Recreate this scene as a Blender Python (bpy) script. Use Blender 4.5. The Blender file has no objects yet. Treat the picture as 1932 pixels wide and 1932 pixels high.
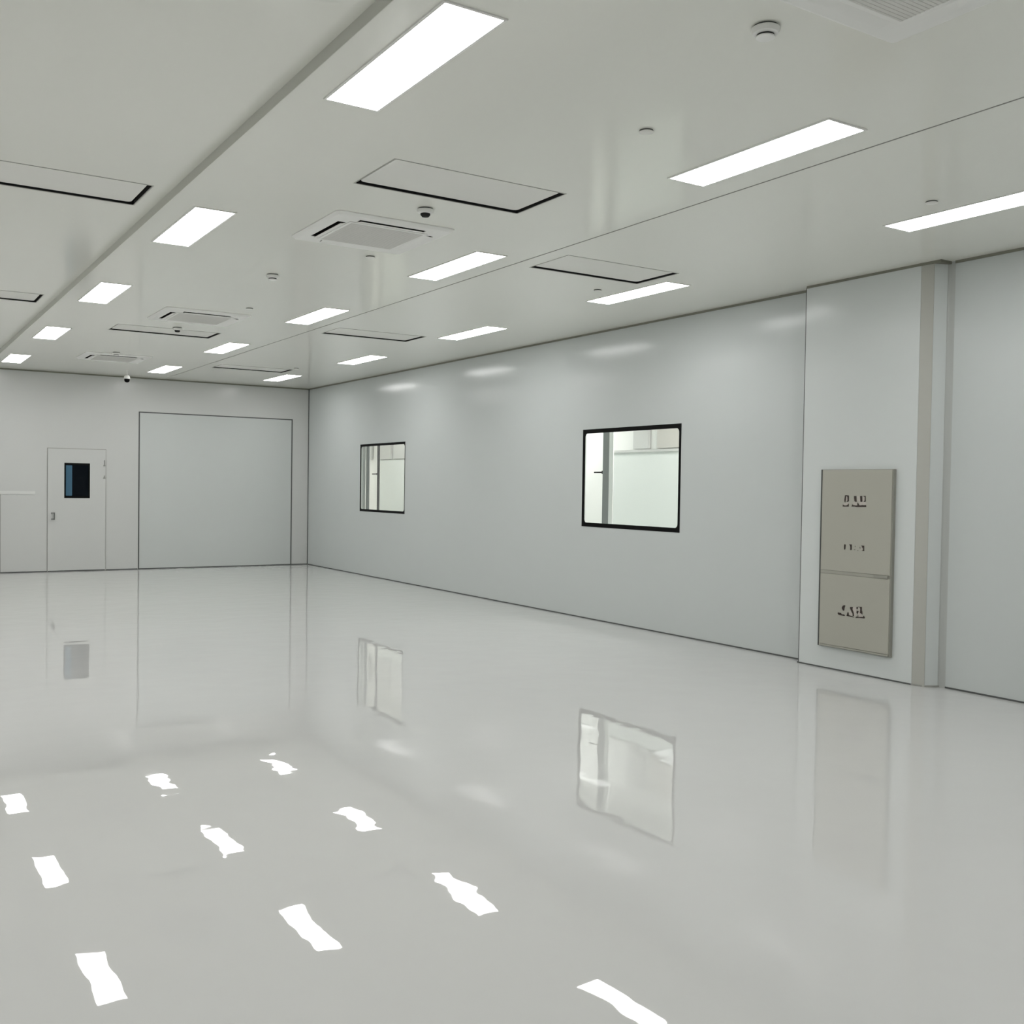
import bpy, bmesh, math, json
from mathutils import Matrix, Vector

C = bpy.context.scene.collection
# ------------------------------------------------------------------ dimensions (metres)
H = 3.531          # main ceiling
HL = 3.591         # slightly higher ceiling left of the step
XW = 7.589         # window wall
YW = 19.548        # far wall
XS = 1.775         # ceiling step
XL, YB = -4.7, -3.2  # left wall and back wall (both out of view)
WT = 0.05          # panel wall thickness
XC = 9.6           # far wall of the corridor behind the windows
EYE = 1.611

# ------------------------------------------------------------------ materials
def mat(name, col, rough=0.5, metal=0.0, spec=0.5, emit=None, noise=0.0, nscale=3.0, bump=0.0, bscale=2.0, coat=0.0, coat_rough=0.03, ior=1.5):
    m = bpy.data.materials.new(name); m.use_nodes = True
    nt = m.node_tree; b = nt.nodes['Principled BSDF']
    b.inputs['Base Color'].default_value = (*col, 1)
    b.inputs['Roughness'].default_value = rough
    b.inputs['Metallic'].default_value = metal
    b.inputs['Specular IOR Level'].default_value = spec
    b.inputs['IOR'].default_value = ior
    b.inputs['Coat Weight'].default_value = coat
    b.inputs['Coat Roughness'].default_value = coat_rough
    if emit:
        b.inputs['Emission Color'].default_value = (*emit[0], 1)
        b.inputs['Emission Strength'].default_value = emit[1]
    tc = nt.nodes.new('ShaderNodeTexCoord')
    if noise:
        n = nt.nodes.new('ShaderNodeTexNoise'); n.inputs['Scale'].default_value = nscale; n.inputs['Detail'].default_value = 3
        nt.links.new(tc.outputs['Object'], n.inputs['Vector'])
        r = nt.nodes.new('ShaderNodeMapRange')
        r.inputs['To Min'].default_value = 1 - noise; r.inputs['To Max'].default_value = 1 + noise
        nt.links.new(n.outputs['Fac'], r.inputs['Value'])
        mx = nt.nodes.new('ShaderNodeMix'); mx.data_type = 'RGBA'; mx.blend_type = 'MULTIPLY'
        mx.inputs['Factor'].default_value = 1
        mx.inputs['A'].default_value = (*col, 1)
        nt.links.new(r.outputs['Result'], mx.inputs['B'])
        nt.links.new(mx.outputs['Result'], b.inputs['Base Color'])
    if bump:
        n2 = nt.nodes.new('ShaderNodeTexNoise'); n2.inputs['Scale'].default_value = bscale; n2.inputs['Detail'].default_value = 1.5
        nt.links.new(tc.outputs['Object'], n2.inputs['Vector'])
        bp = nt.nodes.new('ShaderNodeBump'); bp.inputs['Strength'].default_value = 1.0; bp.inputs['Distance'].default_value = bump
        nt.links.new(n2.outputs['Fac'], bp.inputs['Height'])
        nt.links.new(bp.outputs['Normal'], b.inputs['Normal'])
        nt.links.new(bp.outputs['Normal'], b.inputs['Coat Normal'])
    return m

L_PANEL = 15.5
M = {}
M['floor'] = mat('grey epoxy floor', (0.592, 0.595, 0.587), 0.013, noise=0.015, nscale=0.6, bump=0.0013, bscale=3.2, ior=1.45)
M['wall'] = mat('pale grey steel wall panel', (0.575, 0.605, 0.60), 0.17, spec=0.25, noise=0.01, nscale=0.8)
M['wallfar'] = mat('pale grey steel end wall panel', (0.615, 0.622, 0.61), 0.2, spec=0.3, noise=0.01, nscale=0.8)
M['hatch'] = mat('pale green grey hatch panel', (0.585, 0.61, 0.60), 0.2, spec=0.3, noise=0.01, nscale=0.8)
M['ceil'] = mat('off white steel ceiling panel', (0.87, 0.872, 0.818), 0.12, noise=0.01, nscale=0.7)
M['gasket'] = mat('dark grey sealant', (0.085, 0.09, 0.088), 0.6, noise=0.05, nscale=9)
M['seal'] = mat('olive grey sealant', (0.22, 0.22, 0.18), 0.6, noise=0.05, nscale=9)
M['joint'] = mat('mid grey joint', (0.33, 0.33, 0.31), 0.6, noise=0.05, nscale=9)
M['black'] = mat('black shadow gap lining', (0.006, 0.006, 0.006), 0.8, noise=0.05, nscale=20)
M['plate'] = mat('white diffuser plate', (0.83, 0.825, 0.79), 0.35, noise=0.01, nscale=4)
M['white'] = mat('white enamel', (0.88, 0.88, 0.86), 0.4, noise=0.01, nscale=4)
M['grille'] = mat('grey return grille', (0.70, 0.695, 0.67), 0.6, noise=0.03, nscale=60)
M['band'] = mat('pale rail enamel', (0.70, 0.705, 0.69), 0.4, noise=0.01)
M['step_shade'] = mat('grey step face shade', (0.62, 0.625, 0.575), 0.4, noise=0.01)
M['edge'] = mat('grey flange edge', (0.42, 0.42, 0.39), 0.5, noise=0.02)
M['casing'] = mat('pale grey casing panel', (0.655, 0.685, 0.68), 0.2, spec=0.25, noise=0.01, nscale=0.8)
M['beige_mid'] = mat('olive beige rail', (0.355, 0.35, 0.305), 0.4, noise=0.02)
M['lamp'] = mat('lit opal diffuser', (0.9, 0.9, 0.9), 0.5, emit=((1.0, 0.995, 0.985), L_PANEL), noise=0.005)
M['lampc'] = mat('lit corridor diffuser', (0.9, 0.9, 0.9), 0.5, emit=((1.0, 0.99, 0.97), 12.0), noise=0.005)
M['black_frame'] = mat('black window border', (0.006, 0.006, 0.006), 0.5, spec=0.05, noise=0.05, nscale=9)
M['dark_glass'] = mat('black door glass', (0.004, 0.006, 0.009), 0.06, spec=0.15, noise=0.05, nscale=9)
M['blue'] = mat('blue light painted on glass', (0.045, 0.125, 0.20), 0.3, noise=0.05, nscale=2)
M['steel'] = mat('dark steel', (0.10, 0.10, 0.10), 0.4, metal=0.6, noise=0.03, nscale=9)
M['alu'] = mat('anodised aluminium profile', (0.455, 0.455, 0.42), 0.35, noise=0.015, nscale=2)
M['alu_dark'] = mat('grey cove profile', (0.46, 0.475, 0.46), 0.4, noise=0.015, nscale=2)
M['beige'] = mat('olive beige enamel', (0.42, 0.413, 0.36), 0.4, noise=0.02, nscale=2.5)
M['beige_dark'] = mat('olive beige edge trim', (0.29, 0.29, 0.255), 0.45, noise=0.02, nscale=2.5)
M['ink'] = mat('dark brown lettering', (0.03, 0.018, 0.014), 0.6, noise=0.3, nscale=60)
M['ink_light'] = mat('pale pinkish lettering', (0.50, 0.46, 0.425), 0.6, noise=0.05, nscale=60)
M['ink_faint'] = mat('faint grey lettering', (0.24, 0.24, 0.20), 0.6, noise=0.05, nscale=60)
M['cwall'] = mat('bright white corridor wall', (0.86, 0.86, 0.84), 0.5, noise=0.01)
M['cpanel'] = mat('greenish white corridor panel', (0.755, 0.785, 0.762), 0.5, noise=0.01)
M['cgrey'] = mat('light grey board', (0.62, 0.62, 0.605), 0.5, noise=0.04, nscale=3)
M['cbrown'] = mat('warm grey board', (0.55, 0.53, 0.495), 0.5, noise=0.04, nscale=3)
M['post'] = mat('grey aluminium post', (0.23, 0.24, 0.24), 0.5, noise=0.02)
M['postdark'] = mat('dark grey aluminium post', (0.07, 0.065, 0.065), 0.5, noise=0.02)

def glass():
    m = bpy.data.materials.new('clear window glass'); m.use_nodes = True
    nt = m.node_tree; nt.nodes.clear()
    out = nt.nodes.new('ShaderNodeOutputMaterial'); mix = nt.nodes.new('ShaderNodeMixShader')
    tr = nt.nodes.new('ShaderNodeBsdfTransparent'); gl = nt.nodes.new('ShaderNodeBsdfGlossy'); fr = nt.nodes.new('ShaderNodeFresnel')
    # a thin pane: the same reflection from both of its faces
    geo = nt.nodes.new('ShaderNodeNewGeometry'); mr = nt.nodes.new('ShaderNodeMapRange')
    mr.inputs['To Min'].default_value = 1.35; mr.inputs['To Max'].default_value = 1 / 1.35
    nt.links.new(geo.outputs['Backfacing'], mr.inputs['Value']); nt.links.new(mr.outputs['Result'], fr.inputs['IOR'])
    gl.inputs['Roughness'].default_value = 0.02
    tr.inputs['Color'].default_value = (0.97, 0.985, 0.975, 1)
    nt.links.new(fr.outputs[0], mix.inputs[0]); nt.links.new(tr.outputs[0], mix.inputs[1]); nt.links.new(gl.outputs[0], mix.inputs[2])
    nt.links.new(mix.outputs[0], out.inputs[0])
    return m
M['glass'] = glass()

# ------------------------------------------------------------------ mesh helpers
def box(bm, x0, x1, y0, y1, z0, z1, mi=0):
    v = [bm.verts.new((x, y, z)) for x in (x0, x1) for y in (y0, y1) for z in (z0, z1)]
    for f in ((0, 1, 3, 2), (4, 6, 7, 5), (0, 4, 5, 1), (2, 3, 7, 6), (0, 2, 6, 4), (1, 5, 7, 3)):
        fc = bm.faces.new([v[i] for i in f]); fc.material_index = mi

def rounded_box(bm, x0, x1, y0, y1, z0, z1, r, axis='z', seg=4):
    """a box whose four edges along AXIS are rounded by r"""
    if axis == 'z': a0, a1, b0, b1, c0, c1 = x0, x1, y0, y1, z0, z1
    elif axis == 'x': a0, a1, b0, b1, c0, c1 = y0, y1, z0, z1, x0, x1
    else: a0, a1, b0, b1, c0, c1 = x0, x1, z0, z1, y0, y1
    pts = rr(a0, a1, b0, b1, r, seg)
    def P(a, b, c):
        return (a, b, c) if axis == 'z' else ((c, a, b) if axis == 'x' else (a, c, b))
    lo = [bm.verts.new(P(a, b, c0)) for a, b in pts]; hi = [bm.verts.new(P(a, b, c1)) for a, b in pts]
    bm.faces.new(lo); bm.faces.new(hi)
    for i in range(len(pts)):
        j = (i + 1) % len(pts); bm.faces.new((lo[i], lo[j], hi[j], hi[i]))

def rr(a0, a1, b0, b1, r, seg=4):
    pts = []
    for ca, cb, t0 in ((a1 - r, b1 - r, 0), (a0 + r, b1 - r, 90), (a0 + r, b0 + r, 180), (a1 - r, b0 + r, 270)):
        for k in range(seg + 1):
            t = math.radians(t0 + 90 * k / seg); pts.append((ca + r * math.cos(t), cb + r * math.sin(t)))
    return pts

def lathe(bm, prof, seg=32, cx=0, cy=0):
    """revolve (r, z) pairs around the vertical axis"""
    rings = []
    for r, z in prof:
        if r < 1e-6: rings.append([bm.verts.new((cx, cy, z))])
        else: rings.append([bm.verts.new((cx + r * math.cos(2 * math.pi * k / seg), cy + r * math.sin(2 * math.pi * k / seg), z)) for k in range(seg)])
    for a, b in zip(rings, rings[1:]):
        for k in range(seg):
            j = (k + 1) % seg
            if len(a) == 1 and len(b) > 1: bm.faces.new((a[0], b[k], b[j]))
            elif len(b) == 1 and len(a) > 1: bm.faces.new((a[k], a[j], b[0]))
            elif len(a) > 1: bm.faces.new((a[k], a[j], b[j], b[k]))

def slab(bm, us, vs, holes, w0, w1, P):
    """a slab with rectangular holes: us/vs outer range, holes (u0,u1,v0,v1); P(u,v,w) -> xyz"""
    U = sorted({*us, *[h[0] for h in holes], *[h[1] for h in holes]}); V = sorted({*vs, *[h[2] for h in holes], *[h[3] for h in holes]})
    def solid(i, j):
        if i < 0 or j < 0 or i >= len(U) - 1 or j >= len(V) - 1: return False
        u, v = (U[i] + U[i + 1]) / 2, (V[j] + V[j + 1]) / 2
        return not any(h[0] < u < h[1] and h[2] < v < h[3] for h in holes)
    vt = {}
    def vert(i, j, k):
        if (i, j, k) not in vt: vt[i, j, k] = bm.verts.new(P(U[i], V[j], (w0, w1)[k]))
        return vt[i, j, k]
    for i in range(len(U) - 1):
        for j in range(len(V) - 1):
            if not solid(i, j): continue
            for k in (0, 1): bm.faces.new([vert(i, j, k), vert(i + 1, j, k), vert(i + 1, j + 1, k), vert(i, j + 1, k)])
            for di, dj, e in ((-1, 0, ((0, 0), (0, 1))), (1, 0, ((1, 0), (1, 1))), (0, -1, ((0, 0), (1, 0))), (0, 1, ((0, 1), (1, 1)))):
                if not solid(i + di, j + dj):
                    (a, b), (c, d) = e
                    bm.faces.new([vert(i + a, j + b, 0), vert(i + c, j + d, 0), vert(i + c, j + d, 1), vert(i + a, j + b, 1)])

def obj(name, bm, m, parent=None, smooth=False, bevel=0.0):
    bmesh.ops.recalc_face_normals(bm, faces=bm.faces[:])
    me = bpy.data.meshes.new(name); bm.to_mesh(me); bm.free()
    for mm in (m if isinstance(m, (list, tuple)) else [m]): me.materials.append(M[mm])
    o = bpy.data.objects.new(name, me); C.objects.link(o)
    if parent: o.parent = parent
    if smooth:
        me.polygons.foreach_set('use_smooth', [True] * len(me.polygons))
        me.set_sharp_from_angle(angle=math.radians(35))
    if bevel:
        bv = o.modifiers.new('bevel', 'BEVEL'); bv.width = bevel; bv.segments = 2; bv.limit_method = 'ANGLE'; bv.angle_limit = math.radians(40)
    return o

def tag(o, label, cat, group=None, kind=None):
    o['label'] = label; o['category'] = cat
    if group: o['group'] = group
    if kind: o['kind'] = kind
    return o

def empty(name, loc, label, cat, group=None, kind=None):
    o = bpy.data.objects.new(name, None); C.objects.link(o); o.location = loc; o.empty_display_size = 0.2
    return tag(o, label, cat, group, kind)

def dup(root, loc, label, group=None):
    r = root.copy(); C.objects.link(r); r.location = loc; r['label'] = label
    if group: r['group'] = group
    for ch in list(root.children):
        c = ch.copy(); C.objects.link(c); c.parent = r
        for g in list(ch.children):
            d = g.copy(); C.objects.link(d); d.parent = c
    return r

def struct(name, bm, m, label, cat, **k):
    return tag(obj(name, bm, m, **k), label, cat, kind='structure')

NB = bmesh.new

# ------------------------------------------------------------------ where things sit on the ceiling
ROW_X = {'A': 2.085, 'B': 4.365, 'C': 6.42}
LAMP_X = {'A': [2.084, 2.094, 2.083, 2.078, 2.05], 'B': [4.328, 4.364, 4.369, 4.362, 4.34], 'C': [6.322, 6.393, 6.42, 6.455, 6.41]}
ROW_Y = [(3.60, 4.82), (7.215, 8.435), (10.46, 11.675), (13.87, 15.06), (17.20, 18.49)]
DIFF = [(2.64, 3.872, 5.475, 6.062), (4.905, 6.105, 6.885, 7.46), (2.63, 3.885, 13.09, 13.66), (4.92, 6.11, 11.70, 12.27), (4.91, 6.11, 16.46, 17.03)]
DIFF_L = [(0.43, 1.64, 7.095, 7.665), (0.43, 1.635, 11.91, 12.48)]
AC = [(3.22, 2.37), (3.27, 7.17), (3.28, 11.93), (3.28, 16.62)]

# ------------------------------------------------------------------ the setting
bm = NB(); box(bm, XL - WT, XW + WT, YB - WT, YW + WT, -0.1, 0)
struct('floor', bm, 'floor', 'glossy pale grey epoxy floor mirroring the ceiling lights', 'floor')
bm = NB()
g = 0.0
slab(bm, (XS, XW + WT), (YB - WT, YW + WT), DIFF + [(x - .40, x + .40, y - .40, y + .40) for x, y in AC], H, H + 0.09, lambda u, v, w: (u, v, w))
struct('ceiling', bm, 'ceil', 'off-white panelled ceiling holding light panels and air units', 'ceiling')
bm = NB()
slab(bm, (XL - WT, XS), (YB - WT, YW + WT), DIFF_L, HL, HL + 0.03, lambda u, v, w: (u, v, w))
struct('ceiling_left', bm, 'ceil', 'slightly higher off-white ceiling left of the step', 'ceiling')
W2 = (8.462, 10.272, 1.141, 2.344)   # near window: y0 y1 z0 z1
W1 = (15.21, 17.012, 1.145, 2.345)   # far window
bm = NB(); slab(bm, (YB - WT, YW + WT), (0, H), [W1, W2], XW, XW + WT, lambda u, v, w: (w, u, v))
struct('wall_right', bm, 'wall', 'long pale grey panel wall with two black-edged windows', 'wall')
bm = NB(); box(bm, XL - WT, XW, YW, YW + WT, 0, HL)
struct('wall_far', bm, 'wallfar', 'pale grey end wall with a door and a wide flush hatch', 'wall')
bm = NB(); box(bm, XL - WT, XL, YB, YW, 0, HL)
struct('wall_left', bm, 'wallfar', 'plain pale grey wall opposite the windows', 'wall')
bm = NB(); box(bm, XL, XW, YB - WT, YB, 0, HL)
struct('wall_back', bm, 'wallfar', 'plain pale grey wall facing the end wall', 'wall')

# sealant lines where the planes meet
def line(n, b, m, label):
    bm = NB(); box(bm, *b); return struct(f'trim_{n}', bm, m, label, 'trim')
BY0, BY1, BX = 5.165, 6.61, 7.449      # the pillar casing
line(1, (XW - .006, XW, 6.66, YW, 0, .013), 'gasket', 'thin dark sealant line at the foot of the window wall')
line(2, (XW - .006, XW, YB, BY0, 0, .013), 'gasket', 'thin dark line at the wall foot right of the casing')
line(3, (XW - .008, XW, BY1, YW, H - .022, H), 'seal', 'olive sealant line along the top of the window wall')
line(4, (XW - .008, XW, YB, BY0, H - .022, H), 'seal', 'olive sealant line above the wall right of the casing')
line(5, (XW - .012, XW, YW - .012, YW, .013, H - .016), 'gasket', 'dark vertical line in the far right room corner')
line(6, (XS, XW - .012, YW - .008, YW, H - .022, H), 'seal', 'olive sealant line along the top of the end wall')
line(7, (3.74, 4.29, YW - .006, YW, 0, .016), 'gasket', 'dark line at the end wall foot between door and hatch')
line(8, (XL, 2.755, YW - .006, YW, 0, .016), 'gasket', 'dark line at the end wall foot left of the door')
line(9, (7.25, XW - .012, YW - .006, YW, 0, .016), 'gasket', 'dark line at the end wall foot right of the hatch')
line(10, (4.722, 4.731, YB, YW, H - .0025, H), 'joint', 'thin grey ceiling joint between the two right light rows')
line(11, (2.008, 2.02, YW - .004, YW, 0.016, 1.36), 'joint', 'grey upright panel joint left of the door')
bm = NB(); rounded_box(bm, 0.9, 2.56, YW - .008, YW, 1.365, 1.42, .006, 'y')  # raised strip slightly paler than the end wall
struct('trim_12', bm, 'band', 'pale horizontal rail on the end wall left of the door', 'band')

line(13, (XS - .004, XS, YB, YW, H - .001, HL), 'step_shade', 'ceiling step face with its shade painted grey')  # thin cover whose darker grey stands in for shade on the step
# ------------------------------------------------------------------ door with black glass
d = empty('door_1', (3.243, YW, 0), 'pale grey door with a small black window in the end wall', 'door', kind='structure')
bm = NB(); rounded_box(bm, -.492, .492, -.004, 0, .0, 2.19, .003, 'y'); obj('door_gasket', bm, 'joint', d)
bm = NB(); slab(bm, (-.481, .481), (.018, 2.179), [(-.213, .213, 1.304, 1.930)], -.016, -.003, lambda u, v, w: (u, w, v)); obj('door_leaf', bm, 'wallfar', d)
bm = NB(); slab(bm, (-.213, .213), (1.304, 1.930), [(-.19, .19, 1.34, 1.895)], -.018, -.004, lambda u, v, w: (u, w, v)); fr = obj('window_frame', bm, 'black_frame', d)
bm = NB(); box(bm, -.19, .19, -.010, -.006, 1.34, 1.895); pn = obj('window_pane', bm, 'dark_glass', d)
bm = NB(); rounded_box(bm, -.186, -.083, -.0125, -.0095, 1.347, 1.888, .006, 'y'); o = obj('blue_light_strip', bm, 'blue', pn); o['label'] = 'blue light from beyond painted down the left of the door glass'  # blue-lit doorway beyond the door, painted onto the pane
bm = NB()
rounded_box(bm, -.388, -.372, -.062, -.046, .92, 1.05, .004, 'z')
for z in (.925, 1.033): box(bm, -.425, -.374, -.060, -.046, z, z + .013); box(bm, -.425, -.412, -.058, -.016, z, z + .013)
obj('door_handle', bm, 'gasket', d)
for z0, z1 in ((1.885, 1.995), (1.66, 1.715)):
    bm = NB(); box(bm, .452, .464, -.028, -.016, z0, z1); box(bm, .440, .474, -.024, -.016, z0, z0 + .02); obj('hinge', bm, 'joint', d)
bm = NB(); box(bm, -.475, .475, -.010, -.004, .003, .018); obj('door_sweep', bm, 'gasket', d)

# wide flush hatch
d = empty('door_2', (5.772, YW, 0), 'wide flush rectangular hatch panel outlined in dark gasket', 'door', kind='structure')
w = 1.475
bm = NB(); box(bm, -w + .018, w - .018, -.004, 0, .016, 2.885); obj('hatch_panel', bm, 'hatch', d)
for n, b in (('gasket', (-w, -w + .02, -.007, 0, 0, 2.905)), ('gasket', (w - .022, w, -.007, 0, 0, 2.905)), ('gasket', (-w + .02, w - .022, -.007, 0, 2.885, 2.905)), ('gasket', (-w + .02, w - .022, -.006, 0, 0, .016))):
    bm = NB(); box(bm, *b); obj(n, bm, 'gasket', d)

# ------------------------------------------------------------------ windows
def window(n, y0, y1, z0, z1, label, bt, bs):
    cy = (y0 + y1) / 2
    d = empty(f'window_{n}', (XW, cy, z0), label, 'window', kind='structure')
    a, h = (y1 - y0) / 2, z1 - z0
    # border printed round the pane: outer rectangle, inner rounded rectangle
    for name, xo, mm in (('frame', 0.0, 'black_frame'),):
        bm = NB()
        inn = rr(-a + bs, a - bs, bt, h - bt, .045, 6); out = []
        for p in inn:
            q = [p[0], p[1]]
            cxx = a if p[0] > 0 else -a; czz = h if p[1] > h / 2 else 0
            k = inn.index(p) % 7
            if k == 0: q = [cxx, p[1]] if (inn.index(p) // 7) % 2 == 0 else [p[0], czz]
            elif k == 6: q = [p[0], czz] if (inn.index(p) // 7) % 2 == 0 else [cxx, p[1]]
            else: q = [cxx, czz]
            out.append(q)
        x0, x1 = xo - .003, xo + .012
        ring = []
        for (iy, iz), (oy, oz) in zip(inn, out):
            ring.append([bm.verts.new((x0, oy, oz)), bm.verts.new((x0, iy, iz)), bm.verts.new((x1, iy, iz)), bm.verts.new((x1, oy, oz))])
        for i in range(len(ring)):
            j = (i + 1) % len(ring)
            for k in range(4):
                l = (k + 1) % 4; bm.faces.new((ring[i][k], ring[j][k], ring[j][l], ring[i][l]))
        bmesh.ops.remove_doubles(bm, verts=bm.verts[:], dist=1e-6)
        obj(name, bm, mm, d)
    bm = NB(); box(bm, .002, .006, -a + .002, a - .002, .002, h - .002); obj('glass_pane', bm, 'glass', d)
    # inner lining of the opening
    bm = NB(); slab(bm, (-a, a), (0, h), [(-a + .004, a - .004, .004, h - .004)], .012, WT - .012, lambda u, v, w: (w, u, v)); obj('reveal', bm, 'alu_dark', d)
    return d
window(1, *W2, 'larger-looking black-edged window nearest the beige cabinet', .050, .034)
window(2, *W1, 'narrower-looking black-edged window nearest the far room corner', .040, .016)

# ------------------------------------------------------------------ corridor behind the windows
bm = NB(); box(bm, XC, XC + .1, 3, 25, 0, 3.3); struct('wall_corridor', bm, 'cwall', 'bright white wall seen through the windows', 'wall')
bm = NB(); box(bm, XW + WT, XC, 3, 25, -.1, -.001); struct('floor_corridor', bm, 'cwall', 'white floor of the space behind the windows', 'floor')
bm = NB(); box(bm, XW + WT, XC, 3, 25, 3.2, 3.3); struct('ceiling_corridor', bm, 'cwall', 'white ceiling of the space behind the windows', 'ceiling')
for n, y in (('near', 3.0), ('end', 24.9)):
    bm = NB(); box(bm, XW + WT, XC, y, y + .1, 0, 3.2); struct(f'wall_corridor_{n}', bm, 'cwall', f'white {n} wall closing the space behind the windows', 'wall')
bm = NB(); box(bm, XW + WT, XW + WT + .04, YW + WT, 24.9, 0, 3.2); struct('wall_corridor_side', bm, 'cwall', 'white side wall behind the far window', 'wall')

def post(name, x, y0, y1, mname, label, arm, edge=False):
    d = empty(name, (x, (y0 + y1) / 2, 0), label, 'post')
    a = (y1 - y0) / 2
    bm = NB(); rounded_box(bm, 0, .016, -a, a, 0, 3.2, .004, 'z'); obj('shaft', bm, mname, d)
    bm = NB(); box(bm, -.006, .022, -a - .008, a + .008, 0, .06); obj('base_plate', bm, mname, d)
    if arm:
        bm = NB(); rounded_box(bm, .001, .015, a, a + arm, 1.822, 1.840, .004, 'y'); box(bm, 0, .016, a, a + .02, 1.81, 1.852); obj('bracket', bm, 'black_frame', d)
    if edge:
        bm = NB(); box(bm, .002, .014, -a - .085, -a + .002, 0, 3.2); o = obj('edge_strip', bm, 'cwall', d); o['label'] = 'bright white strip along the post'
    return d
post('grey_post', 8.3, 10.655, 10.79, 'post', 'wide grey upright post seen through the nearer window', .19, True)
post('dark_post', 8.3, 17.735, 17.825, 'postdark', 'thin dark upright post seen through the farther window', .23)
post('grey_pillar', 8.3, 18.39, 18.90, 'alu_dark', 'broad grey upright at the left edge of the farther window', 0)
post('slim_grey_post', 8.32, 18.24, 18.375, 'post', 'slim darker upright beside the broad grey one in the farther window', 0)

def panel(name, y0, y1, z0, z1, mname, label, cat, t=.03, ledge=False, grp=None):
    d = empty(name, (XC - .012, (y0 + y1) / 2, z0), label, cat, grp); a = (y1 - y0) / 2
    bm = NB(); box(bm, -t, 0, -a, a, 0, z1 - z0); obj('board', bm, mname, d, bevel=.004)
    if ledge:
        bm = NB(); box(bm, -t - .03, -t, -a, a, z1 - z0 - .035, z1 - z0); obj('ledge', bm, 'cgrey', d)
    return d
panel('white_panel', 8.8, 12.215, 0, 2.19, 'cpanel', 'large greenish-white panel with a grey ledge seen through the nearer window', 'panel', ledge=True)
panel('white_panel', 18.6, 20.5, 0, 2.165, 'cpanel', 'large white panel seen through the farther window', 'panel')
panel('wall_board', 11.345, 11.68, 2.20, 2.75, 'cgrey', 'grey board at the top middle of the nearer window', 'board', t=.05)
panel('wall_board', 10.55, 11.15, 2.20, 2.75, 'cbrown', 'warm grey board at the top right of the nearer window', 'board', t=.05)
panel('wall_board', 19.815, 20.5, 2.18, 2.75, 'cgrey', 'wide grey board at the top of the farther window beside the dark post', 'board', t=.05)
panel('wall_board', 19.0, 19.70, 2.18, 2.75, 'cgrey', 'grey board in the top right corner of the farther window', 'board', t=.05)
panel('wall_board', 20.82, 21.16, 2.18, 2.75, 'cgrey', 'small grey board left of the dark post in the farther window', 'board', t=.05)

# ------------------------------------------------------------------ ceiling light panels
def make_light(label, group):
    d = empty('light_panel', (0, 0, H), label, 'ceiling light', group)
    bm = NB(); slab(bm, (-.150, .150), (-.623, .623), [(-.137, .137, -.610, .610)], -.007, 0, lambda u, v, w: (u, v, w)); obj('frame', bm, 'white', d)
    bm = NB(); box(bm, -.137, .137, -.610, .610, -.006, -.001); o = obj('light_diffuser', bm, 'lamp', d); o['label'] = 'glowing white diffuser'
    return d
ordn = ['nearest', 'second', 'third', 'fourth', 'farthest']
where = {'A': 'row beside the ceiling step', 'B': 'middle row', 'C': 'row by the window wall'}
proto = None
for r in 'ABC':
    for i, (y0, y1) in enumerate(ROW_Y):
        lab = f'glowing white light panel, {ordn[i]} from the camera in the {where[r]}'
        loc = (LAMP_X[r][i], (y0 + y1) / 2 - (.04 if r == 'C' and i == 0 else 0), H)
        if proto is None: proto = make_light(lab, 'ceiling light panels'); proto.location = loc
        else: dup(proto, loc, lab)
# the same grid goes on over the part of the room behind and left of the camera
for r in 'ABC':
    dup(proto, (ROW_X[r], .6, H), f'light panel behind the camera in the {where[r]}')
for x, nm in ((-.19, 'first'), (-2.45, 'second')):
    for i, y in enumerate([.6] + [(a + b) / 2 for a, b in ROW_Y]):
        dup(proto, (x, y, HL), f"light panel {['behind the camera', *[k + ' along' for k in ordn]][i]} in the {nm} row left of the view")
# corridor lamps
cl = empty('light_panel', (8.75, 6, 3.2), 'corridor ceiling light at the near end behind the window wall', 'ceiling light', 'corridor lights')
bm = NB(); slab(bm, (-.31, .31), (-.91, .91), [(-.29, .29, -.89, .89)], -.012, 0, lambda u, v, w: (u, v, w)); obj('frame', bm, 'white', cl)
bm = NB(); box(bm, -.29, .29, -.89, .89, -.010, -.002); obj('light_diffuser', bm, 'lampc', cl)
for y, nm in ((9.6, 'before the grey post'), (13.2, 'between the two windows'), (18.0, 'beside the dark post'), (23.6, 'at the far end')):
    dup(cl, (8.75, y, 3.2), f'corridor ceiling light {nm} behind the window wall')

# ------------------------------------------------------------------ flush air diffusers
def diffuser(x0, x1, y0, y1, z, label, flange):
    cx, cy, a, b = (x0 + x1) / 2, (y0 + y1) / 2, (x1 - x0) / 2, (y1 - y0) / 2
    d = empty('air_diffuser', (cx, cy, z), label, 'air diffuser', 'flush ceiling air diffusers')
    bm = NB(); slab(bm, (-a - flange, a + flange), (-b - flange, b + flange), [(-a + .003, a - .003, -b + .003, b - .003)], -.0025, 0, lambda u, v, w: (u, v, w)); obj('frame', bm, 'edge', d)
    bm = NB(); rounded_box(bm, -a + .024, a - .024, -b + .024, b - .024, .010, .022, .035, 'z', 6); obj('face_plate', bm, 'plate', d, bevel=.002)
    bm = NB()   # black box above the plate, open at the bottom
    slab(bm, (-a + .001, a - .001), (-b + .001, b - .001), [(-a + .003, a - .003, -b + .003, b - .003)], .001, .16, lambda u, v, w: (u, v, w))
    box(bm, -a + .001, a - .001, -b + .001, b - .001, .16, .165); obj('duct_box', bm, 'black', d)
    return d
dl = ['white flush air diffuser plate between the two largest air units', 'white flush air diffuser above the window wall near the beige cabinet',
      'white flush air diffuser just beyond the second small air unit', 'white flush air diffuser near the window wall, second along its bay', 'white flush air diffuser nearest the far right room corner']
for b, l in zip(DIFF, dl): diffuser(*b, H, l, .004)
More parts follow.
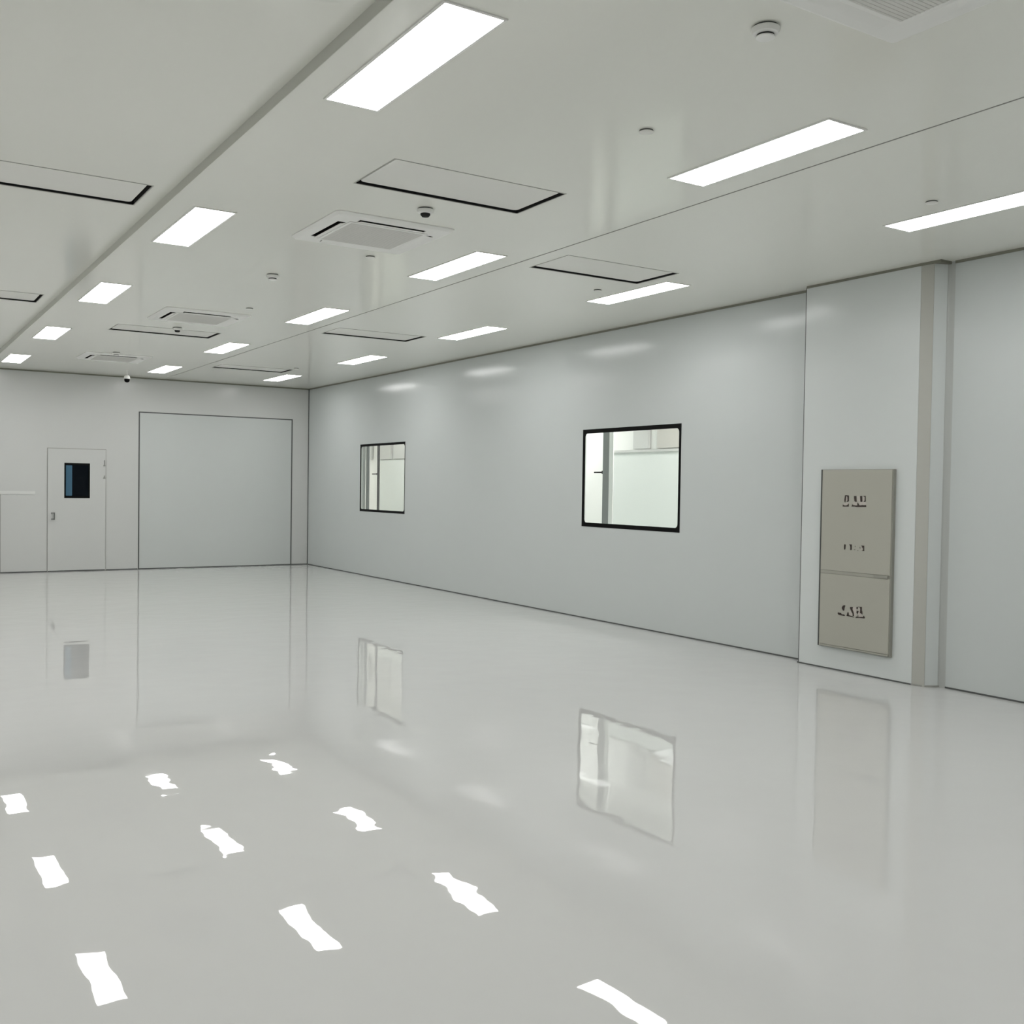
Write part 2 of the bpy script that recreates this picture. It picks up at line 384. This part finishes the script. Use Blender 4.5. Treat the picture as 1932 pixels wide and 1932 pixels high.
dl2 = ['white flush air diffuser on the left ceiling cut by the photo edge, nearer one', 'white flush air diffuser on the left ceiling, farther small one']
for b, l in zip(DIFF_L, dl2): diffuser(*b, HL, l, .006)

# ------------------------------------------------------------------ ceiling cassette air conditioners
def make_ac(label):
    d = empty('cassette_air_conditioner', (0, 0, H), label, 'air conditioner', 'four-way ceiling cassettes')
    zf = -.026
    bm = NB()
    slots = [(-.385, -.318, -.265, .265), (.318, .385, -.265, .265), (-.265, .265, -.385, -.318), (-.265, .265, .318, .385)]
    slab(bm, (-.44, .44), (-.44, .44), slots, zf, zf + .006, lambda u, v, w: (u, v, w))
    # skirt sloping up to the ceiling with rounded corners
    lo = rr(-.452, .452, -.452, .452, .03, 5); hi = rr(-.475, .475, -.475, .475, .05, 5); inner = rr(-.44, .44, -.44, .44, .001, 5)
    A = [bm.verts.new((x, y, zf)) for x, y in inner]; B = [bm.verts.new((x, y, zf + .003)) for x, y in lo]; D = [bm.verts.new((x, y, -.0075)) for x, y in hi]; E = [bm.verts.new((x, y, 0)) for x, y in hi]
    for P, Q in ((A, B), (B, D), (D, E)):
        for i in range(len(P)):
            j = (i + 1) % len(P); bm.faces.new((P[i], P[j], Q[j], Q[i]))
    obj('panel_frame', bm, 'white', d, smooth=False)
    bm = NB(); slab(bm, (-.315, .315), (-.315, .315), [(-.29, .29, -.29, .29)], zf - .006, zf, lambda u, v, w: (u, v, w)); obj('grille_surround', bm, 'white', d, bevel=.003)
    bm = NB(); box(bm, -.29, .29, -.29, .29, zf - .005, zf - .002)
    for k in range(29):   # fine ribs of the return grille
        y = -.28 + k * .02; box(bm, -.29, .29, y, y + .006, zf - .0062, zf - .005)
    obj('return_grille', bm, 'grille', d)
    for x0, x1, y0, y1 in slots:   # dark channel above each slot
        bm = NB(); slab(bm, (x0 - .003, x1 + .003), (y0 - .003, y1 + .003), [(x0, x1, y0, y1)], zf + .004, .075, lambda u, v, w: (u, v, w)); box(bm, x0 - .003, x1 + .003, y0 - .003, y1 + .003, .075, .08)
        obj('air_outlet', bm, 'black', d)
    for k, (ang, gap) in enumerate(((180, .024), (0, -.001), (270, .009), (90, -.001))):   # one flap per slot, hinged on the grille side
        bm = NB(); n = 6
        r0, r1 = .319, .384 - gap
        prof = [(r0 + (r1 - r0) * t / n, zf - .001 - .010 * math.sin(math.pi * .6 * t / n)) for t in range(n + 1)]
        R = Matrix.Rotation(math.radians(ang), 3, 'Z')
        rows = []
        for r, z in prof:
            e = .2648 - (.02 * max(0, (r - r0) / (r1 - r0) - .5) if gap > 0 else 0)
            rows.append([bm.verts.new(R @ Vector((r, s * e, z + q))) for s in (-1, 1) for q in (0, .004)])
        for P, Q in zip(rows, rows[1:]):
            for a, b in ((0, 2), (1, 3), (0, 1), (2, 3)): bm.faces.new((P[a], P[b], Q[b], Q[a]))
        bm.faces.new((rows[0][0], rows[0][2], rows[0][3], rows[0][1])); bm.faces.new((rows[-1][0], rows[-1][2], rows[-1][3], rows[-1][1]))
        obj('louver', bm, 'white', d, smooth=True)
    return d
acl = ['white ceiling air unit cut off by the top edge of the photo', 'largest fully visible white ceiling air unit with a black slot',
       'second white ceiling air unit, beyond the largest whole one', 'smallest white ceiling air unit, nearest the end wall']
ac0 = make_ac(acl[0]); ac0.location = (*AC[0], H)
for (x, y), l in zip(AC[1:], acl[1:]): dup(ac0, (x, y, H), l)

# ------------------------------------------------------------------ smoke detectors, sprinkler plates, camera
def detector(label, big):
    d = empty('smoke_detector', (0, 0, H), label, 'smoke detector', 'round ceiling detectors')
    bm = NB(); lathe(bm, [(0, 0), (.051, 0), (.051, -.009), (0, -.009)]); obj('ring_shadow', bm, 'gasket', d, smooth=True)  # dark ring paints the shadow gap between housing and ceiling
    bm = NB(); lathe(bm, [(0, -.008), (.058, -.0085), (.059, -.016), (.052, -.030), (.040, -.035), (0, -.035)]); obj('housing', bm, 'white', d, smooth=True)
    if big:
        bm = NB(); lathe(bm, [(0, -.034), (.034, -.034), (.034, -.044), (.024, -.056), (0, -.060)]); obj('sensor_dome', bm, 'black', d, smooth=True)
    else:
        bm = NB(); lathe(bm, [(0, -.034), (.036, -.034), (.036, -.044), (0, -.044)]); obj('smoke_slot', bm, 'black', d, smooth=True)
        bm = NB(); lathe(bm, [(0, -.043), (.040, -.043), (.039, -.047), (.030, -.050), (0, -.050)]); obj('cap', bm, 'white', d, smooth=True)
    return d
ds = detector('round ceiling detector with a black slit near the top edge of the photo', False); ds.location = (3.15, 3.045, H)
dup(ds, (3.18, 9.13, H), 'ceiling detector with two dark bands between the two middle air units')
db = detector('round ceiling detector with a black dome beside the largest whole air unit', True); db.location = (3.29, 6.33, H)
dup(db, (3.30, 12.95, H), 'tiny dark-domed ceiling detector beside the second small air unit')
dup(ds, (3.19, 16.0, H), 'tiny pale ceiling detector beside the smallest air unit')

def sprinkler(label):
    d = empty('sprinkler_cover', (0, 0, H), label, 'sprinkler', 'round sprinkler cover plates')
    bm = NB(); lathe(bm, [(0, 0), (.037, 0), (.037, -.008), (0, -.008)], 28); obj('gap_shadow', bm, 'gasket', d, smooth=True)  # dark colour stands in for the shadow gap above the plate
    bm = NB(); lathe(bm, [(0, -.007), (.040, -.0075), (.0405, -.009), (.036, -.0105), (0, -.011)], 28); obj('cover_plate', bm, 'plate', d, smooth=True)
    return d
sp = sprinkler('sprinkler plate on the ceiling above the larger-looking window'); sp.location = (3.54, 4.27, H)
for x, y, l in ((3.60, 7.915, 'sprinkler plate just beyond the largest whole air unit'), (3.585, 11.03, 'faint sprinkler plate right of the second small air unit'),
                (5.93, 4.225, 'sprinkler plate above the light panel cut by the photo edge'), (5.995, 7.92, 'sprinkler plate beside the diffuser near the beige cabinet'),
                (6.07, 16.22, 'sprinkler plate by the diffuser nearest the far right corner')):
    dup(sp, (x, y, H), l)

d = empty('security_camera', (3.85, 18.42, H), 'small white hanging camera with a black lens by the end wall', 'security camera')
bm = NB(); lathe(bm, [(0, 0), (.030, 0), (.028, -.008), (.009, -.012), (.009, -.10), (0, -.10)], 24); obj('mount', bm, 'plate', d, smooth=True)
bm = NB(); lathe(bm, [(0, -.085), (.022, -.087), (.040, -.098), (.049, -.120), (.050, -.150), (.0, -.150)], 28); obj('body', bm, 'white', d, smooth=True)
bm = NB(); lathe(bm, [(0, -.125), (.0, -.125), (.046, -.150), (.043, -.185), (.030, -.206), (0, -.214)], 28); obj('lens_dome', bm, 'black_frame', d, smooth=True)

# ------------------------------------------------------------------ pillar casing on the window wall
d = empty('pillar_casing', (XW, 5.9, 0), 'shallow pale grey pillar casing with aluminium corner carrying the beige cabinet', 'pillar casing', kind='structure')
ox, oy = XW, 5.9
def poly_col(bm, pts, z0, z1):
    lo = [bm.verts.new((x - ox, y - oy, z0)) for x, y in pts]; hi = [bm.verts.new((x - ox, y - oy, z1)) for x, y in pts]
    bm.faces.new(lo); bm.faces.new(hi)
    for i in range(len(pts)):
        j = (i + 1) % len(pts); bm.faces.new((lo[i], lo[j], hi[j], hi[i]))
YF = 5.388        # where the flat front ends and the corner profile starts
bm = NB(); poly_col(bm, [(BX, BY1), (BX, YF), (BX + .03, YF), (XW, YF), (XW, BY1)], .012, H - .022); obj('front_panel', bm, 'casing', d)
n = 8
E0, E1, E2 = (BX + .014, 5.274), (XW - .018, 5.224), (XW, 5.165)
bm = NB()   # softly bulging aluminium corner
arc = [(BX + .003 + (E0[0] - BX - .003) * (k / n) ** 2.2, YF + (E0[1] - YF) * k / n) for k in range(n + 1)]
poly_col(bm, arc + [(E0[0] + .02, E0[1] + .006), (XW - .04, YF)], .0, H - .004); obj('corner_profile', bm, 'alu', d, smooth=True)
bm = NB(); poly_col(bm, [(E0[0] + .004, E0[1]), E1, (E1[0], E1[1] + .012), (E0[0] + .010, E0[1] + .012)], .010, H - .012); obj('side_panel', bm, 'casing', d)
bm = NB()   # hollow cove running into the wall
cove = [(E1[0] + .002 + (E2[0] - E1[0] - .002) * math.sin(math.pi / 2 * k / n), E1[1] - (E1[1] - E2[1]) * (1 - math.cos(math.pi / 2 * k / n))) for k in range(n + 1)]
poly_col(bm, cove + [(XW, YF), (E1[0] + .002, YF)], .0, H - .004); obj('cove_profile', bm, 'alu_dark', d, smooth=True)
bm = NB(); box(bm, BX - ox - .004, BX - ox + .05, YF - oy, BY1 - oy + .02, 0, .012); obj('base_shadow', bm, 'gasket', d)  # dark strip drawn as the shadow line under the casing front
bm = NB(); box(bm, BX - ox - .004, 0, 5.20 - oy, BY1 - oy, H - .022, H); obj('top_seal', bm, 'seal', d)
bm = NB(); box(bm, BX - ox + .004, 0, BY1 - oy, BY1 - oy + .012, 0, H - .014); obj('edge_seal', bm, 'gasket', d)
bm = NB()
foot = [(BX - .008 + .10 * (1 - math.cos(math.pi / 2 * k / n)), YF - .165 * math.sin(math.pi / 2 * k / n)) for k in range(n + 1)]
poly_col(bm, foot + [(XW - .012, YF - .175), (XW - .012, YF)], 0, .014); obj('corner_foot', bm, 'joint', d)

# ------------------------------------------------------------------ beige cabinet on the casing
CX = BX - .04
cab = empty('wall_cabinet', (BX, 5.967, .206), 'tall shallow olive-beige cabinet with dark lettering on the pillar casing', 'cabinet')
cy = 5.967
a, h = .384, 1.612
bm = NB(); box(bm, -.034, 0, -a, a, 0, h); obj('body', bm, 'beige_dark', cab, bevel=.002)
zd = .668
bm = NB(); box(bm, -.04, -.032, -a + .012, a - .010, zd + .030, h - .006); obj('upper_door', bm, 'beige', cab, bevel=.0025)
bm = NB(); box(bm, -.04, -.032, -a + .012, a - .010, .022, zd); obj('lower_door', bm, 'beige', cab, bevel=.0025)
bm = NB(); box(bm, -.042, -.033, -a + .030, a - .015, zd + .002, zd + .028); rl = obj('divider_rail', bm, 'beige_mid', cab)
bm = NB(); box(bm, -.047, -.042, -a + .032, -a + .175, zd + .004, zd + .026); obj('latch', bm, 'beige_dark', rl)
bm = NB(); box(bm, -.042, -.033, -a + .012, a - .010, .006, .020); obj('bottom_rail', bm, 'beige_mid', cab)
bm = NB(); box(bm, -.037, 0, a, a + .010, 0, h); obj('edge_shadow', bm, 'gasket', cab)  # dark strip painting the cabinet's shadow along its far side
GL = json.loads('''{"a":{"d":[[[6.0853,1.5871],[6.0695,1.5882],[6.0765,1.5357],[6.0803,1.522],[6.0889,1.5269],[6.0915,1.5458]],[[6.0695,1.5882],[6.0443,1.586],[6.042,1.5809],[6.0408,1.5364],[6.0469,1.5312],[6.0636,1.5274],[6.0658,1.5308],[6.0556,1.543],[6.0597,1.5755],[6.0725,1.5804]],[[6.1073,1.5042],[6.0987,1.4992],[6.0838,1.4944],[6.0627,1.4966],[6.0504,1.5055],[6.0422,1.5142],[6.0415,1.4868],[6.1068,1.4853]],[[5.9868,1.5817],[5.961,1.5821],[5.9577,1.5397],[5.9554,1.5313],[5.9719,1.531],[5.9804,1.5376],[5.9853,1.5647]],[[6.0112,1.4876],[6.0045,1.5082],[5.9918,1.5008],[5.971,1.4987],[5.9483,1.4992],[5.9469,1.523],[5.9418,1.5214],[5.932,1.503],[5.9155,1.5],[5.8952,1.5038],[5.8768,1.5026],[5.8566,1.5047],[5.8541,1.488],[5.9562,1.4855],[5.9769,1.4884]],[[5.9209,1.5827],[5.8995,1.583],[5.8961,1.5359],[5.9,1.5307],[5.9164,1.5321]],[[5.8913,1.5831],[5.8629,1.5852],[5.8605,1.5332],[5.8797,1.5328],[5.8819,1.5395],[5.8719,1.5431],[5.8718,1.575]]],"l":[[[5.9988,1.527],[5.9533,1.5296],[5.9495,1.5026],[5.9711,1.5013],[5.992,1.5067]],[[5.9348,1.5283],[5.8553,1.5299],[5.8547,1.5098],[5.9156,1.5034],[5.9301,1.5081]],[[6.095,1.5199],[6.0425,1.5227],[6.0525,1.5063],[6.0775,1.498],[6.0967,1.5044]],[[5.9568,1.5805],[5.9239,1.581],[5.9205,1.5337],[5.9535,1.5381]],[[6.0713,1.577],[6.0607,1.5737],[6.0578,1.5447],[6.0742,1.5306],[6.0745,1.5392]],[[5.8963,1.5797],[5.8748,1.5733],[5.874,1.5447],[5.894,1.5325]]]},"b":{"d":[[[6.0835,1.1484],[6.0645,1.1477],[6.0685,1.1028],[6.0822,1.1012],[6.0849,1.1225]],[[6.0278,1.1515],[5.9986,1.1514],[5.9983,1.1036],[6.0149,1.1009],[6.0146,1.1266],[6.0191,1.14]],[[5.877,1.148],[5.8668,1.1485],[5.8645,1.0998],[5.894,1.0997],[5.8779,1.1074]],[[5.8994,1.1484],[5.879,1.1478],[5.8785,1.1276],[5.8877,1.1305],[5.8901,1.1438]]],"l":[[[5.9034,1.1431],[5.8931,1.142],[5.8901,1.1084],[5.9014,1.1077]]],"g":[[[5.9196,1.1354],[5.9072,1.1327],[5.9027,1.1195],[5.9151,1.1221]],[[5.9766,1.11],[5.9601,1.111],[5.9599,1.1033],[5.9764,1.1032]],[[5.9672,1.1429],[5.9547,1.1402],[5.9565,1.1299],[5.9669,1.131]],[[5.9413,1.1036],[5.9269,1.1045],[5.9267,1.0977],[5.9411,1.0968]]]},"c":{"d":[[[6.0625,0.6043],[6.0549,0.6],[6.0618,0.5803],[6.0653,0.5558],[6.0758,0.5538],[6.0912,0.5702],[6.0916,0.584],[6.0792,0.5991]],[[6.1338,0.5327],[6.0985,0.5297],[6.0919,0.5201],[6.0665,0.5212],[6.0525,0.5125],[6.0661,0.5084],[6.1044,0.51],[6.1279,0.5125],[6.1368,0.522]],[[6.0012,0.5945],[5.9711,0.5978],[5.9757,0.5776],[5.9603,0.5452],[5.9574,0.5183],[5.972,0.5183],[5.9725,0.537],[5.9855,0.5561],[6.003,0.5832]],[[6.0271,0.5463],[6.0166,0.544],[6.0117,0.5206],[5.9719,0.5149],[5.9509,0.5071],[5.9821,0.5069],[6.0387,0.5115]],[[5.9329,0.6019],[5.9165,0.6045],[5.918,0.5839],[5.9325,0.5858]],[[5.8991,0.6072],[5.8746,0.609],[5.8748,0.5802],[5.8683,0.5657],[5.8677,0.5421],[5.8781,0.5494],[5.8945,0.5509],[5.8914,0.5868]],[[5.9161,0.6059],[5.8998,0.6076],[5.8996,0.6029],[5.916,0.6011]],[[5.9279,0.571],[5.9083,0.568],[5.9168,0.5416],[5.9314,0.5485]],[[5.9446,0.5044],[5.9305,0.5179],[5.9161,0.5179],[5.9166,0.5348],[5.9125,0.5353],[5.9109,0.5159],[5.8752,0.5209],[5.8609,0.5209],[5.8532,0.5353],[5.8405,0.5182],[5.8464,0.5107],[5.8954,0.5101]]],"l":[[[5.969,0.5971],[5.937,0.6006],[5.9333,0.5414],[5.9449,0.5146],[5.9543,0.5186],[5.9582,0.5454],[5.9737,0.5779]],[[5.9139,0.5997],[5.901,0.601],[5.8954,0.583],[5.8966,0.5524],[5.88,0.5458],[5.8631,0.524],[5.909,0.5187],[5.9138,0.5436],[5.9062,0.5683]],[[6.0086,0.5604],[5.9961,0.5617],[5.9755,0.5333],[5.9752,0.5205],[6.0087,0.5244]]]}}''')
for key, lab in (('a', 'dark letters on a pale row at the top of the cabinet'), ('b', 'small faint lettering in the middle of the cabinet'), ('c', 'bold dark lettering on the lower door')):
    polys = [(mi, k, p) for mi, k in enumerate('dlg') for p in GL[key].get(k, [])]
    # the two bold rows are one strip of lettering each; the loose marks of the middle row stand apart
    for batch in ([polys] if key != 'b' else [[q] for q in polys]):
        bm = NB()
        for mi, k, p in batch:
            dep = .0416 if k == 'd' else .0409
            q = [(y - cy, z - .206) for y, z in p]
            f0 = [bm.verts.new((-.0398, y, z)) for y, z in q]; f1 = [bm.verts.new((-dep, y, z)) for y, z in q]
            fs = [bm.faces.new(f0), bm.faces.new(f1)]
            for i in range(len(q)):
                j = (i + 1) % len(q); fs.append(bm.faces.new((f0[i], f0[j], f1[j], f1[i])))
            for f in fs: f.material_index = mi
        o = obj('lettering' if key != 'b' else 'letter', bm, ('ink', 'ink_light', 'ink_faint'), cab)
        if key != 'b': o['label'] = lab

# ------------------------------------------------------------------ world, camera, view
w = bpy.data.worlds.new('World'); bpy.context.scene.world = w; w.use_nodes = True
w.node_tree.nodes['Background'].inputs[0].default_value = (0.02, 0.02, 0.02, 1)

yaw, pitch, roll, fpx = math.radians(32.53432564), math.radians(-1.37391997), math.radians(0.86471703), 1924.05
F = Vector((math.sin(yaw) * math.cos(pitch), math.cos(yaw) * math.cos(pitch), math.sin(pitch)))
R = Vector((math.cos(yaw), -math.sin(yaw), 0)); U = R.cross(F)
R2 = R * math.cos(roll) + U * math.sin(roll); U2 = -R * math.sin(roll) + U * math.cos(roll)
cam = bpy.data.cameras.new('camera'); co = bpy.data.objects.new('camera', cam); C.objects.link(co)
cam.sensor_width = 36; cam.sensor_fit = 'HORIZONTAL'; cam.lens = 36 * fpx / 1932; cam.clip_start = .05; cam.clip_end = 100
m4 = Matrix((R2, U2, -F)).transposed().to_4x4(); m4.translation = Vector((0, 0, EYE)); co.matrix_world = m4
sc = bpy.context.scene; sc.camera = co
sc.view_settings.view_transform = 'Standard'; sc.view_settings.look = 'None'
sc.view_settings.exposure = 0.0; sc.view_settings.gamma = 1; sc.view_settings.use_curve_mapping = False
sc.cycles.max_bounces = 16; sc.cycles.diffuse_bounces = 10; sc.cycles.glossy_bounces = 6
sc.cycles.use_denoising = True
